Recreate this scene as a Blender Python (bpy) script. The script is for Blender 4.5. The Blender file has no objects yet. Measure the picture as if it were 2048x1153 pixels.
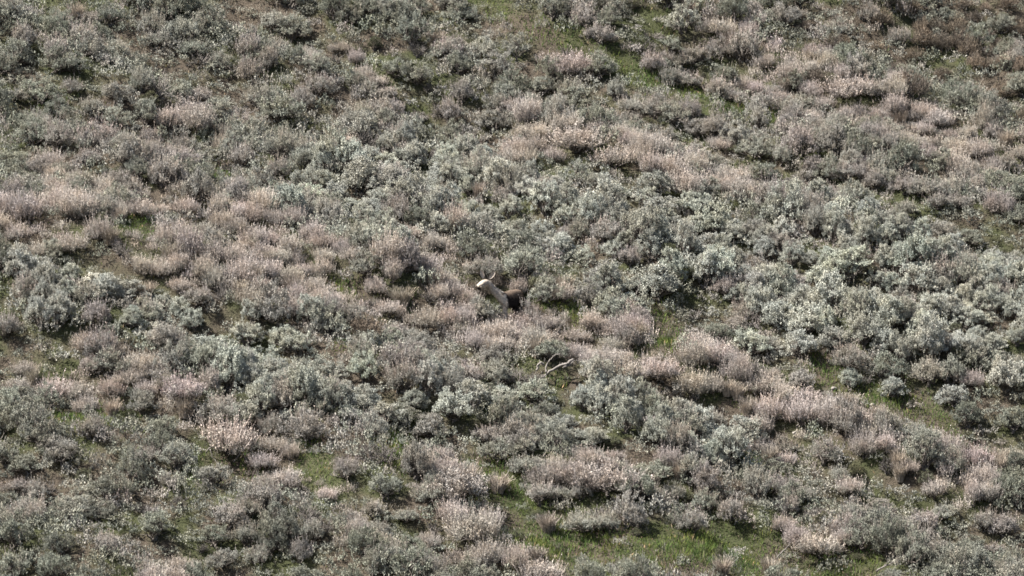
import bpy, math, random
import numpy as np

# ------------------------------------------------------------------ camera, sky, sun, exposure
scene = bpy.context.scene
C = scene.collection
W, H = 2048.0, 1153.0
DIST = 140.0                 # metres from the camera to the middle of the slope in view
FRAME_W = 24.0               # metres across the frame there
K = FRAME_W / DIST / W       # tangent per photograph pixel

cd = bpy.data.cameras.new("camera")
cam = bpy.data.objects.new("camera", cd)
C.objects.link(cam)
cam.location = (0, -DIST, 0)
cam.rotation_euler = (math.radians(90), 0, 0)
cd.sensor_width = 36.0
cd.lens = 36.0 * DIST / FRAME_W
cd.clip_start = 1.0
cd.clip_end = 3000.0
scene.camera = cam

SUN_TO = np.array([-0.58, -0.04, 0.80])          # direction towards the sun
SUN_TO = SUN_TO / np.linalg.norm(SUN_TO)
sun_el = math.asin(SUN_TO[2])
sun_az = math.atan2(SUN_TO[0], SUN_TO[1])       # from +Y towards +X

world = bpy.data.worlds.new("World")
scene.world = world
world.use_nodes = True
wn = world.node_tree
wn.nodes.clear()
w_out = wn.nodes.new("ShaderNodeOutputWorld")
w_bg = wn.nodes.new("ShaderNodeBackground")
w_sky = wn.nodes.new("ShaderNodeTexSky")
w_sky.sky_type = 'NISHITA'
w_sky.sun_disc = False
w_sky.sun_elevation = sun_el
w_sky.sun_rotation = sun_az
w_sky.air_density = 1.0
w_sky.dust_density = 4.0
w_bg.inputs["Strength"].default_value = 0.05
wn.links.new(w_sky.outputs[0], w_bg.inputs[0])
wn.links.new(w_bg.outputs[0], w_out.inputs[0])

sl = bpy.data.lights.new("sun", 'SUN')
sl.energy = 5.0
sl.angle = math.radians(0.6)
sl.color = (1.0, 0.96, 0.905)
sun = bpy.data.objects.new("sun", sl)
C.objects.link(sun)
from mathutils import Vector
sun.rotation_euler = Vector((-SUN_TO).tolist()).to_track_quat('-Z', 'Y').to_euler()

scene.view_settings.view_transform = 'Standard'
scene.view_settings.look = 'None'
scene.view_settings.exposure = 2.36
scene.view_settings.gamma = 1.0
scene.view_settings.use_curve_mapping = False
scene.cycles.filter_width = 1.65
scene.cycles.max_bounces = 6
scene.cycles.diffuse_bounces = 2
scene.cycles.transparent_max_bounces = 4

RNG = np.random.default_rng(41)
random.seed(41)

# ------------------------------------------------------------------ helpers: materials
def material(name):
    m = bpy.data.materials.new(name)
    m.use_nodes = True
    m.node_tree.nodes.clear()
    return m, m.node_tree

def N(nt, kind, **props):
    n = nt.nodes.new(kind)
    for k, v in props.items():
        setattr(n, k, v)
    return n

ALBEDO = 0.82        # the tints below are relative; this brings them to measured reflectances

def leafy_material(name, source, translucency=0.05, lo=0.66, hi=1.26, dry=(1.05, 1.0, 0.94)):
    """Matte leaf: the plant's own colour ('tint') times a per-leaf tone; the driest leaves turn warmer."""
    m, nt = material(name)
    out = N(nt, "ShaderNodeOutputMaterial")
    tint = N(nt, "ShaderNodeAttribute", attribute_type=source, attribute_name="tint")
    tone = N(nt, "ShaderNodeAttribute", attribute_type='GEOMETRY', attribute_name="tone")
    mr = N(nt, "ShaderNodeMapRange")
    mr.inputs["To Min"].default_value = lo * ALBEDO
    mr.inputs["To Max"].default_value = hi * ALBEDO
    nt.links.new(tone.outputs["Fac"], mr.inputs["Value"])
    mul = N(nt, "ShaderNodeVectorMath", operation='SCALE')
    nt.links.new(tint.outputs["Vector"], mul.inputs[0])
    nt.links.new(mr.outputs[0], mul.inputs["Scale"])
    geo = N(nt, "ShaderNodeNewGeometry")
    noi = N(nt, "ShaderNodeTexNoise")
    noi.inputs["Scale"].default_value = 2.3
    noi.inputs["Detail"].default_value = 3.0
    nt.links.new(geo.outputs["Position"], noi.inputs["Vector"])
    warm = N(nt, "ShaderNodeVectorMath", operation='MULTIPLY')
    warm.inputs[1].default_value = dry
    nt.links.new(mul.outputs[0], warm.inputs[0])
    ramp = N(nt, "ShaderNodeMapRange")
    ramp.inputs["From Min"].default_value = 0.42
    ramp.inputs["From Max"].default_value = 0.62
    nt.links.new(noi.outputs["Fac"], ramp.inputs["Value"])
    mix = N(nt, "ShaderNodeMix", data_type='VECTOR')
    nt.links.new(ramp.outputs[0], mix.inputs["Factor"])
    nt.links.new(mul.outputs[0], mix.inputs["A"] if False else mix.inputs[4])
    nt.links.new(warm.outputs[0], mix.inputs[5])
    d = N(nt, "ShaderNodeBsdfDiffuse")
    t = N(nt, "ShaderNodeBsdfTranslucent")
    ms = N(nt, "ShaderNodeMixShader")
    ms.inputs[0].default_value = translucency
    nt.links.new(mix.outputs[1], d.inputs[0])
    nt.links.new(mix.outputs[1], t.inputs[0])
    nt.links.new(d.outputs[0], ms.inputs[1])
    nt.links.new(t.outputs[0], ms.inputs[2])
    nt.links.new(ms.outputs[0], out.inputs[0])
    return m

def wood_material(name, dark, light, scale=9.0, stretch=(1, 1, 0.25), bump=0.5):
    m, nt = material(name)
    out = N(nt, "ShaderNodeOutputMaterial")
    tc = N(nt, "ShaderNodeTexCoord")
    mp = N(nt, "ShaderNodeMapping")
    mp.inputs["Scale"].default_value = stretch
    n1 = N(nt, "ShaderNodeTexNoise")
    n1.inputs["Scale"].default_value = scale
    n1.inputs["Detail"].default_value = 7.0
    n1.inputs["Roughness"].default_value = 0.65
    cr = N(nt, "ShaderNodeValToRGB")
    cr.color_ramp.elements[0].position = 0.3
    cr.color_ramp.elements[1].position = 0.68
    cr.color_ramp.elements[0].color = (*(c * ALBEDO for c in dark), 1)
    cr.color_ramp.elements[1].color = (*(c * ALBEDO for c in light), 1)
    b = N(nt, "ShaderNodeBump")
    b.inputs["Strength"].default_value = bump
    b.inputs["Distance"].default_value = 0.02
    p = N(nt, "ShaderNodeBsdfPrincipled")
    p.inputs["Roughness"].default_value = 0.85
    p.inputs["Specular IOR Level"].default_value = 0.2
    nt.links.new(tc.outputs["Object"], mp.inputs[0])
    nt.links.new(mp.outputs[0], n1.inputs["Vector"])
    nt.links.new(n1.outputs["Fac"], cr.inputs[0])
    nt.links.new(cr.outputs[0], p.inputs["Base Color"])
    nt.links.new(n1.outputs["Fac"], b.inputs["Height"])
    nt.links.new(b.outputs[0], p.inputs["Normal"])
    nt.links.new(p.outputs[0], out.inputs[0])
    return m

M_leaf = leafy_material("sage_leaf", 'OBJECT')
M_leaf_mass = leafy_material("sage_leaf_mass", 'GEOMETRY', lo=0.62, hi=1.06)
M_stalk = leafy_material("dry_stalk", 'OBJECT', translucency=0.14, lo=0.58, hi=1.22, dry=(1.05, 0.99, 0.93))
M_blade = leafy_material("grass_blade", 'GEOMETRY', translucency=0.35, lo=0.55, hi=1.45, dry=(1.3, 1.05, 0.9))
M_branch = wood_material("sage_bark", (0.035, 0.03, 0.026), (0.16, 0.14, 0.122))
M_grey_wood = wood_material("weathered_wood", (0.05, 0.044, 0.039), (0.19, 0.172, 0.155), 17, (1, 1, 0.3), 0.8)
M_pale_wood = wood_material("bleached_wood", (0.08, 0.07, 0.062), (0.27, 0.245, 0.218), 15, (1, 1, 0.35), 0.8)
M_bark = wood_material("brown_bark", (0.06, 0.04, 0.028), (0.24, 0.175, 0.125), 12, (1, 1, 0.35), 1.0)
M_char = wood_material("rotten_heartwood", (0.006, 0.005, 0.004), (0.03, 0.019, 0.013), 16, (1, 1, 1), 0.8)
M_stone = wood_material("pale_stone", (0.12, 0.108, 0.093), (0.28, 0.255, 0.225), 14, (1, 1, 1), 0.6)

def ground_material():
    m, nt = material("slope_soil")
    out = N(nt, "ShaderNodeOutputMaterial")
    geo = N(nt, "ShaderNodeNewGeometry")
    a = N(nt, "ShaderNodeTexNoise")
    a.inputs["Scale"].default_value = 0.8
    a.inputs["Detail"].default_value = 6
    b = N(nt, "ShaderNodeTexNoise")
    b.inputs["Scale"].default_value = 22.0
    b.inputs["Detail"].default_value = 8
    b.inputs["Roughness"].default_value = 0.7
    nt.links.new(geo.outputs["Position"], a.inputs["Vector"])
    nt.links.new(geo.outputs["Position"], b.inputs["Vector"])
    r1 = N(nt, "ShaderNodeValToRGB")
    r1.color_ramp.elements[0].position = 0.3
    r1.color_ramp.elements[1].position = 0.7
    r1.color_ramp.elements[0].color = (0.0210, 0.0175, 0.0126, 1)
    r1.color_ramp.elements[1].color = (0.0700, 0.0560, 0.0420, 1)
    nt.links.new(b.outputs["Fac"], r1.inputs[0])
    r2 = N(nt, "ShaderNodeValToRGB")
    r2.color_ramp.elements[0].position = 0.35
    r2.color_ramp.elements[1].position = 0.7
    r2.color_ramp.elements[0].color = (0.0154, 0.0182, 0.0077, 1)
    r2.color_ramp.elements[1].color = (0.0490, 0.0525, 0.0238, 1)
    nt.links.new(b.outputs["Fac"], r2.inputs[0])
    mix = N(nt, "ShaderNodeMix", data_type='RGBA')
    mr = N(nt, "ShaderNodeMapRange")
    mr.inputs["From Min"].default_value = 0.42
    mr.inputs["From Max"].default_value = 0.58
    nt.links.new(a.outputs["Fac"], mr.inputs["Value"])
    nt.links.new(mr.outputs[0], mix.inputs[0])
    nt.links.new(r1.outputs[0], mix.inputs[6])
    nt.links.new(r2.outputs[0], mix.inputs[7])
    bp = N(nt, "ShaderNodeBump")
    bp.inputs["Strength"].default_value = 0.9
    bp.inputs["Distance"].default_value = 0.05
    nt.links.new(b.outputs["Fac"], bp.inputs["Height"])
    p = N(nt, "ShaderNodeBsdfPrincipled")
    p.inputs["Roughness"].default_value = 0.95
    p.inputs["Specular IOR Level"].default_value = 0.1
    nt.links.new(mix.outputs[2], p.inputs["Base Color"])
    nt.links.new(bp.outputs[0], p.inputs["Normal"])
    nt.links.new(p.outputs[0], out.inputs[0])
    return m
M_ground = ground_material()

# ------------------------------------------------------------------ helpers: geometry
def unit(v):
    return v / np.maximum(np.linalg.norm(v, axis=-1, keepdims=True), 1e-9)

class MB:
    """Collects vertices and faces (numpy), with one tone per vertex; build() makes one mesh."""
    def __init__(self):
        self.v, self.q, self.t, self.tone, self.tint, self.n = [], [], [], [], [], 0
    def add(self, verts, quads=None, tris=None, tone=None, tint=None):
        verts = np.asarray(verts, float).reshape(-1, 3)
        if quads is not None and len(quads):
            self.q.append(np.asarray(quads, np.int64).reshape(-1, 4) + self.n)
        if tris is not None and len(tris):
            self.t.append(np.asarray(tris, np.int64).reshape(-1, 3) + self.n)
        self.v.append(verts)
        self.tone.append(np.broadcast_to(0.5 if tone is None else tone, (len(verts),)).astype(float))
        self.tint.append(np.broadcast_to((0.2, 0.2, 0.2) if tint is None else tint, (len(verts), 3)).astype(float))
        self.n += len(verts)
    def arrays(self):
        v = np.concatenate(self.v)
        q = np.concatenate(self.q) if self.q else np.zeros((0, 4), np.int64)
        t = np.concatenate(self.t) if self.t else np.zeros((0, 3), np.int64)
        return v, q, t, np.concatenate(self.tone), np.concatenate(self.tint)
    def mesh(self, name, mat, smooth=False, tint=False):
        v, q, t, tone, tn = self.arrays()
        me = bpy.data.meshes.new(name)
        me.vertices.add(len(v))
        me.vertices.foreach_set("co", v.astype(np.float32).ravel())
        nl = len(q) * 4 + len(t) * 3
        me.loops.add(nl)
        me.loops.foreach_set("vertex_index", np.concatenate([q.ravel(), t.ravel()]).astype(np.int32))
        me.polygons.add(len(q) + len(t))
        ls = np.concatenate([np.arange(len(q)) * 4, len(q) * 4 + np.arange(len(t)) * 3]).astype(np.int32)
        me.polygons.foreach_set("loop_start", ls)
        if smooth:
            me.polygons.foreach_set("use_smooth", np.ones(len(ls), bool))
        a = me.attributes.new("tone", 'FLOAT', 'POINT')
        a.data.foreach_set("value", tone.astype(np.float32))
        if tint:
            a = me.attributes.new("tint", 'FLOAT_VECTOR', 'POINT')
            a.data.foreach_set("vector", tn.astype(np.float32).ravel())
        me.update(calc_edges=True)
        me.materials.append(mat)
        return me

def kites(mb, p, d, length, width, rng, tone, tint=None, face=None):
    """Leaf-sized four-sided blades from p along d, their flat side turned towards face when given."""
    n = len(p)
    d = unit(d)
    r = rng.normal(size=(n, 3))
    if face is not None:
        r = r * 0.55 + face
    s = unit(np.cross(d, r))
    length = np.broadcast_to(length, (n,))[:, None]
    width = np.broadcast_to(width, (n,))[:, None]
    v = np.stack([p, p + d * length * 0.58 + s * width * 0.5, p + d * length, p + d * length * 0.58 - s * width * 0.5], 1)
    q = np.arange(n * 4).reshape(n, 4)
    mb.add(v.reshape(-1, 3), q, tone=np.repeat(np.broadcast_to(tone, (n,)), 4),
           tint=None if tint is None else np.repeat(tint, 4, axis=0))

def tube(mb, pts, radii, sides=5, tone=0.5, rough=0.0, rng=None, cap=True):
    pts = np.asarray(pts, float)
    radii = np.broadcast_to(radii, (len(pts),))
    tang = unit(np.gradient(pts, axis=0))
    ref = np.array([0.31, 0.82, 0.17])
    a = unit(np.cross(tang, ref))
    b = np.cross(tang, a)
    ang = np.arange(sides) * 2 * math.pi / sides
    rr = radii[:, None] * np.ones(sides)[None]
    if rough and rng is not None:
        ridge = rng.normal(size=sides) * rough
        rr = rr * (1 + ridge[None] + rng.normal(size=rr.shape) * rough * 0.5)
    v = pts[:, None] + rr[..., None] * (np.cos(ang)[None, :, None] * a[:, None] + np.sin(ang)[None, :, None] * b[:, None])
    n = len(pts)
    i = np.arange(n - 1)[:, None] * sides
    j = np.arange(sides)[None]
    jn = (j + 1) % sides
    q = np.stack([i + j, i + jn, i + sides + jn, i + sides + j], -1).reshape(-1, 4)
    vv = v.reshape(-1, 3)
    tris = []
    if cap:
        vv = np.concatenate([vv, pts[:1], pts[-1:]])
        for k in range(sides):
            tris.append((n * sides, (k + 1) % sides, k))
            tris.append((n * sides + 1, (n - 1) * sides + k, (n - 1) * sides + (k + 1) % sides))
    mb.add(vv, q, tris, tone=tone)

def bend(p0, p1, n, wob, rng, sag=0.0):
    t = np.linspace(0, 1, n)[:, None]
    p = p0 * (1 - t) + p1 * t
    w = rng.normal(size=(n, 3)) * wob
    w[0] = 0
    p = p + w * np.sin(t * math.pi * 0.9)
    p[:, 2] += sag * np.sin(t[:, 0] * math.pi)
    return p

# ------------------------------------------------------------------ the slope
_g = np.random.default_rng(7)
WAVES = [(_g.uniform(0, 6.28), L, A, _g.uniform(0, 6.28)) for L, A in
         ((19, 0.34), (13, 0.24), (8.5, 0.15), (6.0, 0.10), (4.2, 0.07), (3.1, 0.05), (2.2, 0.035), (1.6, 0.022))]
SLOPE = 0.62
_py = np.array([-400, -240, -150, -140, -110, -80, -55, -35, -18, -8, 0, 10, 40, 120, 260, 420, 600], float)
_pz = np.array([40, 14, -1.2, -2.2, -10, -19, -25, -20.4, -11.16, -4.96, 0, 6.2, 24.8, 74, 150, 180, 186], float)
def slope_z(x, y):
    x = np.asarray(x, float); y = np.asarray(y, float)
    inner = SLOPE * y
    prof = np.interp(y, _py, _pz)
    z = np.where((y > -18) & (y < 40), inner, prof)
    z = z - 0.10 * x + 0.15 * np.sin((y + 0.58 * x) * 2 * math.pi / 3.4 + 0.8 * np.sin(x * 0.35)) + 0.07 * np.sin((y + 0.5 * x) * 2 * math.pi / 1.9 + 2)
    f = 1.0
    for a, L, A, ph in WAVES:
        z = z + f * A * np.sin((x * math.cos(a) + y * math.sin(a)) * 2 * math.pi / L + ph)
    return z

def at(u, v):
    """Photograph pixel -> point on the slope."""
    u = np.asarray(u, float); v = np.asarray(v, float)
    y = np.zeros(np.broadcast(u, v).shape)
    for _ in range(60):
        x = (u - W / 2) * K * (DIST + y)
        z = (H / 2 - v) * K * (DIST + y)
        y = y - 0.8 * (slope_z(x, y) - z) / SLOPE
    x = (u - W / 2) * K * (DIST + y)
    return x, y, slope_z(x, y)

def to_px(x, y, z):
    return W / 2 + x / (K * (DIST + y)), H / 2 - z / (K * (DIST + y))

def grade(lo, hi, fine_lo, fine_hi, fine, n_out):
    a = fine_lo - np.geomspace(fine, fine_lo - lo, n_out)[::-1]
    b = fine_hi + np.geomspace(fine, hi - fine_hi, n_out)
    return np.concatenate([a, np.arange(fine_lo, fine_hi + 1e-6, fine), b])

gx = grade(-420, 420, -18, 18, 0.22, 30)
gy = grade(-380, 560, -18, 20, 0.22, 30)
GX, GY = np.meshgrid(gx, gy)
GZ = slope_z(GX, GY)
near = (np.abs(GX) < 18) & (GY > -18) & (GY < 20)
GZ = GZ + near * _g.normal(size=GZ.shape) * 0.012
mb = MB()
nx, ny = len(gx), len(gy)
ii = (np.arange(ny - 1)[:, None] * nx + np.arange(nx - 1)[None])
mb.add(np.stack([GX, GY, GZ], -1), np.stack([ii, ii + 1, ii + nx + 1, ii + nx], -1).reshape(-1, 4))
hill = bpy.data.objects.new("hillside", mb.mesh("hillside", M_ground, smooth=True))
C.objects.link(hill)
hill["kind"] = "structure"
hill["label"] = "brown earth hillside under the brush"

# ------------------------------------------------------------------ plant meshes (a few of each kind, shared by the copies)
def dome(rng, n, rx, ry, h, lumps, shell=(0.72, 1.0), low=0.08):
    """Points near the outside of an uneven bush made of a few lobes, with outward directions."""
    cen, siz = lumps
    k = rng.choice(len(cen), n, p=siz[:, 0] * siz[:, 1] / np.sum(siz[:, 0] * siz[:, 1]))
    u = rng.uniform(0, 2 * math.pi, n)
    w = rng.uniform(low, 1.0, n) ** 0.85
    ct = np.sqrt(1 - np.minimum(w, 1) ** 2)
    d = np.stack([np.cos(u) * ct, np.sin(u) * ct, w], 1)
    r = rng.uniform(shell[0], shell[1], n)
    p = cen[k] * np.array([rx, ry, h]) + d * r[:, None] * siz[k][:, [0, 0, 1]] * np.array([rx, ry, h])
    # drop points buried inside another lobe back to the surface by a little noise only
    return p, d

def branches(mb, rng, ends, base_r=0.03, sides=4):
    """Gnarled stems from the root crown: limbs first, then one twig to each clump."""
    k = max(5, len(ends) // 9)
    limb_i = rng.choice(len(ends), k, replace=False)
    limbs = []
    for i in limb_i:
        root = np.array([rng.normal() * 0.05, rng.normal() * 0.05, -0.08])
        tip = ends[i] * np.array([0.62, 0.62, 0.6])
        pts = bend(root, tip, 6, 0.03, rng)
        limbs.append(pts)
        tube(mb, pts, np.linspace(base_r, base_r * 0.45, 6), sides, tone=rng.uniform(0.2, 0.9), cap=False)
    mids = np.array([l[-1] for l in limbs])
    for e in ends:
        j = np.argmin(np.linalg.norm(mids - e * 0.75, axis=1))
        s = limbs[j][rng.integers(3, 6)]
        pts = bend(s, e, 4, 0.02, rng)
        tube(mb, pts, np.linspace(base_r * 0.42, base_r * 0.16, 4), 3, tone=rng.uniform(0.2, 0.9), cap=False)

def bare_twigs(mb, rng, ends, n):
    for i in rng.choice(len(ends), n):
        e = ends[i]
        d = unit(e * np.array([1, 1, 0.5]) + rng.normal(size=3) * 0.25)
        pts = bend(e * 0.7, e + d * rng.uniform(0.06, 0.17), 5, 0.02, rng)
        tube(mb, pts, np.linspace(0.011, 0.005, 5), 3, cap=False)

def lumps_of(rng):
    """A main lobe and two to four side lobes: centres and (radius, height), in units of the whole bush."""
    m = rng.integers(2, 5)
    a = rng.uniform(0, 6.28) + np.arange(m) * 6.28 / m + rng.normal(0, 0.4, m)
    r = rng.uniform(0.38, 0.72, m)
    cen = np.concatenate([[[0, 0, 0]], np.stack([np.cos(a) * r, np.sin(a) * r, rng.uniform(-0.05, 0.22, m)], 1)])
    siz = np.concatenate([[[0.86, 0.95]], np.stack([rng.uniform(0.42, 0.70, m), rng.uniform(0.40, 0.82, m)], 1)])
    return cen, siz

def sage_foliage(mb, rng, cl_p, cl_d, sprigs, leaves, clump_r, leaf, tintless=None):
    n = len(cl_p)
    R = clump_r * rng.uniform(0.65, 1.3, n)
    cl_tone = rng.normal(0.5, 0.13, n)
    cl_len = rng.uniform(0.8, 1.25, n)
    P, D, T, L, F = [], [], [], [], []
    for i in range(n):
        m = int(sprigs * (R[i] / clump_r) ** 1.5 * rng.uniform(0.8, 1.2)) + 3
        o = unit(rng.normal(size=(m, 3)) + cl_d[i] * 0.9 + np.array([0, 0, 0.55]))
        s0 = cl_p[i] + o * R[i] * rng.uniform(0.15, 0.75, (m, 1)) * np.array([1.1, 1.1, 0.9])
        sd = unit(o * 0.8 + np.array([0, 0, 1.1]) + rng.normal(size=(m, 3)) * 0.15)
        sl_ = rng.uniform(0.4, 1.25, m)
        for _ in range(leaves):
            t = rng.uniform(0, 1, (m, 1))
            P.append(s0 + sd * t * R[i] * sl_[:, None])
            D.append(unit(sd * 0.9 + rng.normal(size=(m, 3)) * 0.55))
            T.append(np.clip(cl_tone[i] + rng.normal(0, 0.15, m), 0, 1))
            L.append(leaf * cl_len[i] * rng.uniform(0.7, 1.3, m))
            F.append(o)
    P, D, T, L, F = (np.concatenate(q) for q in (P, D, T, L, F))
    kites(mb, P, D, L, L * rng.uniform(0.36, 0.58, len(L)), rng, T, face=F)

def stalk_plumes(mb, rng, roots, length, bits, bit, lean):
    """Upright flowering stalks: a thin stem and a slim plume of dry seed bits."""
    n = len(roots)
    ln = length * np.where(rng.random(n) < 0.14, rng.uniform(1.2, 1.75, n), rng.uniform(0.45, 1.15, n))
    d = unit(np.stack([rng.normal(0, 0.13, n), rng.normal(0, 0.13, n), np.ones(n)], 1) + lean)
    tone = np.clip(rng.normal(0.5, 0.2, n), 0, 1)
    # the stem: two crossed slim blades
    for s in range(2):
        kites(mb, roots, d, ln, 0.008, rng, tone * 0.8)
    for k in range(bits):
        t = rng.uniform(0.25, 1.0, n) ** 0.8
        taper = (1.15 - t)
        p = roots + d * (ln * t)[:, None] + rng.normal(size=(n, 3)) * (0.010 * taper)[:, None]
        dd = unit(d * 1.1 + rng.normal(size=(n, 3)) * 0.42)
        kites(mb, p, dd, bit * rng.uniform(0.6, 1.4, n), bit * rng.uniform(0.22, 0.42, n), rng,
              np.clip(tone + rng.normal(0, 0.15, n), 0, 1))

def variant_sage(seed, clumps=64, sprigs=15, leaves=11, leaf=0.0275, clump_r=0.088, h=0.66, stalks=0):
    rng = np.random.default_rng(seed)
    lp = lumps_of(rng)
    rx, ry = 0.46 * rng.uniform(0.92, 1.08), 0.46 * rng.uniform(0.92, 1.08)
    p1, d1 = dome(rng, int(clumps * 0.78), rx, ry, h, lp, (0.8, 1.02))
    p2, d2 = dome(rng, int(clumps * 0.22), rx, ry, h, lp, (0.45, 0.75), 0.2)
    p, d = np.concatenate([p1, p2]), np.concatenate([d1, d2])
    f = MB(); sage_foliage(f, rng, p, d, sprigs, leaves, clump_r, leaf)
    b = MB(); branches(b, rng, p - d * 0.04); bare_twigs(b, rng, p, 16)
    out = {"foliage": f.mesh("sage_foliage", M_leaf), "branches": b.mesh("sage_branches", M_branch, True)}
    if stalks:
        top = p[p[:, 2] > h * 0.3]
        r = top[rng.integers(0, len(top), stalks)] + rng.normal(size=(stalks, 3)) * 0.06
        s = MB(); stalk_plumes(s, rng, r, 0.20, 9, 0.034, unit(r) * np.array([0.3, 0.3, 0]))
        out["flower_stalks"] = s.mesh("sage_stalks", M_stalk)
    return out

def variant_mixed(seed, h=0.6, stalks=130, clumps=68, sprigs=12, leaves=11, leaf=0.0245, bits=9):
    rng = np.random.default_rng(seed)
    lp = lumps_of(rng)
    p, d = dome(rng, clumps, 0.45, 0.45, h * 0.9, lp, (0.7, 1.0))
    f = MB(); sage_foliage(f, rng, p, d, sprigs, leaves, 0.09, leaf)
    b = MB(); branches(b, rng, p - d * 0.04); bare_twigs(b, rng, p, 18)
    top = p[p[:, 2] > h * 0.22]
    r = top[rng.integers(0, len(top), stalks)] + rng.normal(size=(stalks, 3)) * 0.05
    s = MB(); stalk_plumes(s, rng, r, 0.22, bits, 0.034 * (9 / bits) ** 0.5, unit(r) * np.array([0.3, 0.3, 0]))
    return {"foliage": f.mesh("grey_foliage", M_leaf), "branches": b.mesh("grey_branches", M_branch, True),
            "flower_stalks": s.mesh("grey_stalks", M_stalk)}

def variant_dry(seed, h=0.55, stalks=420, clumps=40, sprigs=8, leaves=5, leaf=0.034, bits=11):
    rng = np.random.default_rng(seed)
    lp = lumps_of(rng)
    p, d = dome(rng, clumps, 0.44, 0.44, h * 0.75, lp, (0.6, 0.95))
    f = MB(); sage_foliage(f, rng, p, d, sprigs, leaves, 0.09, leaf)
    b = MB(); branches(b, rng, p - d * 0.03); bare_twigs(b, rng, p, 22)
    q, dq = dome(rng, stalks, 0.44, 0.44, h * 0.82, lp, (0.55, 1.0), 0.12)
    s = MB(); stalk_plumes(s, rng, q - np.array([0, 0, 0.05]), 0.30, bits, 0.036 * (11 / bits) ** 0.5, dq * np.array([0.38, 0.38, 0]))
    return {"foliage": f.mesh("dry_foliage", M_leaf), "branches": b.mesh("dry_branches", M_branch, True),
            "flower_stalks": s.mesh("dry_stalks", M_stalk)}

def variant_twiggy(seed, h=0.6):
    rng = np.random.default_rng(seed)
    lp = lumps_of(rng)
    p, d = dome(rng, 46, 0.45, 0.45, h, lp, (0.6, 1.0))
    b = MB(); branches(b, rng, p)
    q, dq = dome(rng, 1400, 0.46, 0.46, h, lp, (0.45, 1.0), 0.1)
    f = MB()
    kites(f, q - dq * 0.05, unit(dq + rng.normal(size=dq.shape) * 0.5 + np.array([0, 0, 0.7])),
          rng.uniform(0.06, 0.15, len(q)), 0.011, rng, rng.uniform(0, 1, len(q)))
    sage_foliage(f, rng, p[:22], d[:22], 7, 5, 0.08, 0.03)
    return {"twigs": f.mesh("twiggy_twigs", M_leaf), "branches": b.mesh("twiggy_branches", M_branch, True)}

def variant_skeleton(seed, h=0.55):
    rng = np.random.default_rng(seed)
    lp = lumps_of(rng)
    p, d = dome(rng, 60, 0.45, 0.45, h, lp, (0.55, 1.05))
    b = MB(); branches(b, rng, p, 0.026); bare_twigs(b, rng, p, 90)
    return {"branches": b.mesh("skeleton_branches", M_grey_wood, True)}

def variant_bunchgrass(seed, n=520, h=0.5):
    rng = np.random.default_rng(seed)
    a = rng.uniform(0, 6.28, n)
    rr = 0.12 * np.sqrt(rng.uniform(0, 1, n))
    root = np.stack([np.cos(a) * rr, np.sin(a) * rr, np.full(n, -0.05)], 1)
    out = np.stack([np.cos(a), np.sin(a), np.zeros(n)], 1)
    lean = rng.uniform(0.05, 0.55, n)[:, None]
    d0 = unit(out * lean * 0.6 + np.array([0, 0, 1]) + rng.normal(size=(n, 3)) * 0.08)
    d1 = unit(out * lean * 1.9 + np.array([0, 0, 1]) + rng.normal(size=(n, 3)) * 0.12)
    ln = h * rng.uniform(0.45, 1.1, n)[:, None]
    mid = root + d0 * ln * 0.6
    tip = mid + d1 * ln * 0.5
    s = unit(np.cross(d0, rng.normal(size=(n, 3)))) * 0.005
    v = np.stack([root - s, root + s, mid + s * 1.3, mid - s * 1.3, tip], 1)
    base = np.arange(n)[:, None] * 5
    f = MB()
    tone = np.clip(rng.normal(0.5, 0.22, n), 0, 1)
    f.add(v.reshape(-1, 3), base + np.array([0, 1, 2, 3]), base + np.array([3, 2, 4]), tone=np.repeat(tone, 5))
    kites(f, tip[::2] - d1[::2] * 0.08, d1[::2] + rng.normal(size=d1[::2].shape) * 0.12, 0.10, 0.012, rng, tone[::2])
    return {"blades": f.mesh("bunchgrass_blades", M_stalk)}

VAR = {
    'S': [variant_sage(100 + i, clumps=74 + 8 * (i % 4), h=0.60 + 0.05 * (i % 5), stalks=(0, 0, 35, 0, 70)[i % 5]) for i in range(11)],
    's': [variant_sage(200 + i, clumps=66 + 8 * (i % 4), sprigs=13, leaf=0.0245, h=0.55 + 0.05 * (i % 5), stalks=(0, 40, 0, 80)[i % 4]) for i in range(11)],
    'm': [variant_mixed(300 + i, 0.54 + 0.04 * (i % 4), 110 + 30 * (i % 4)) for i in range(12)],
    'p': [variant_dry(400 + i, 0.46 + 0.06 * (i % 4), 380 + 50 * (i % 3)) for i in range(14)],
    'b': [variant_twiggy(500 + i) for i in range(5)],
    'k': [variant_skeleton(700 + i) for i in range(4)],
    't': [variant_bunchgrass(600 + i) for i in range(5)],
}

MASS_VAR = {'S': [variant_sage(800 + i, clumps=40, sprigs=4, leaves=3, leaf=0.052, clump_r=0.10, h=0.62) for i in range(4)],
            's': [variant_sage(820 + i, clumps=38, sprigs=4, leaves=3, leaf=0.050, clump_r=0.10, h=0.60) for i in range(4)],
            'm': [variant_mixed(840 + i, 0.56, 40, 30, 4, 3, 0.05, 4) for i in range(4)],
            'p': [variant_dry(860 + i, 0.5, 110, 18, 3, 2, 0.05, 4) for i in range(4)]}

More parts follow.
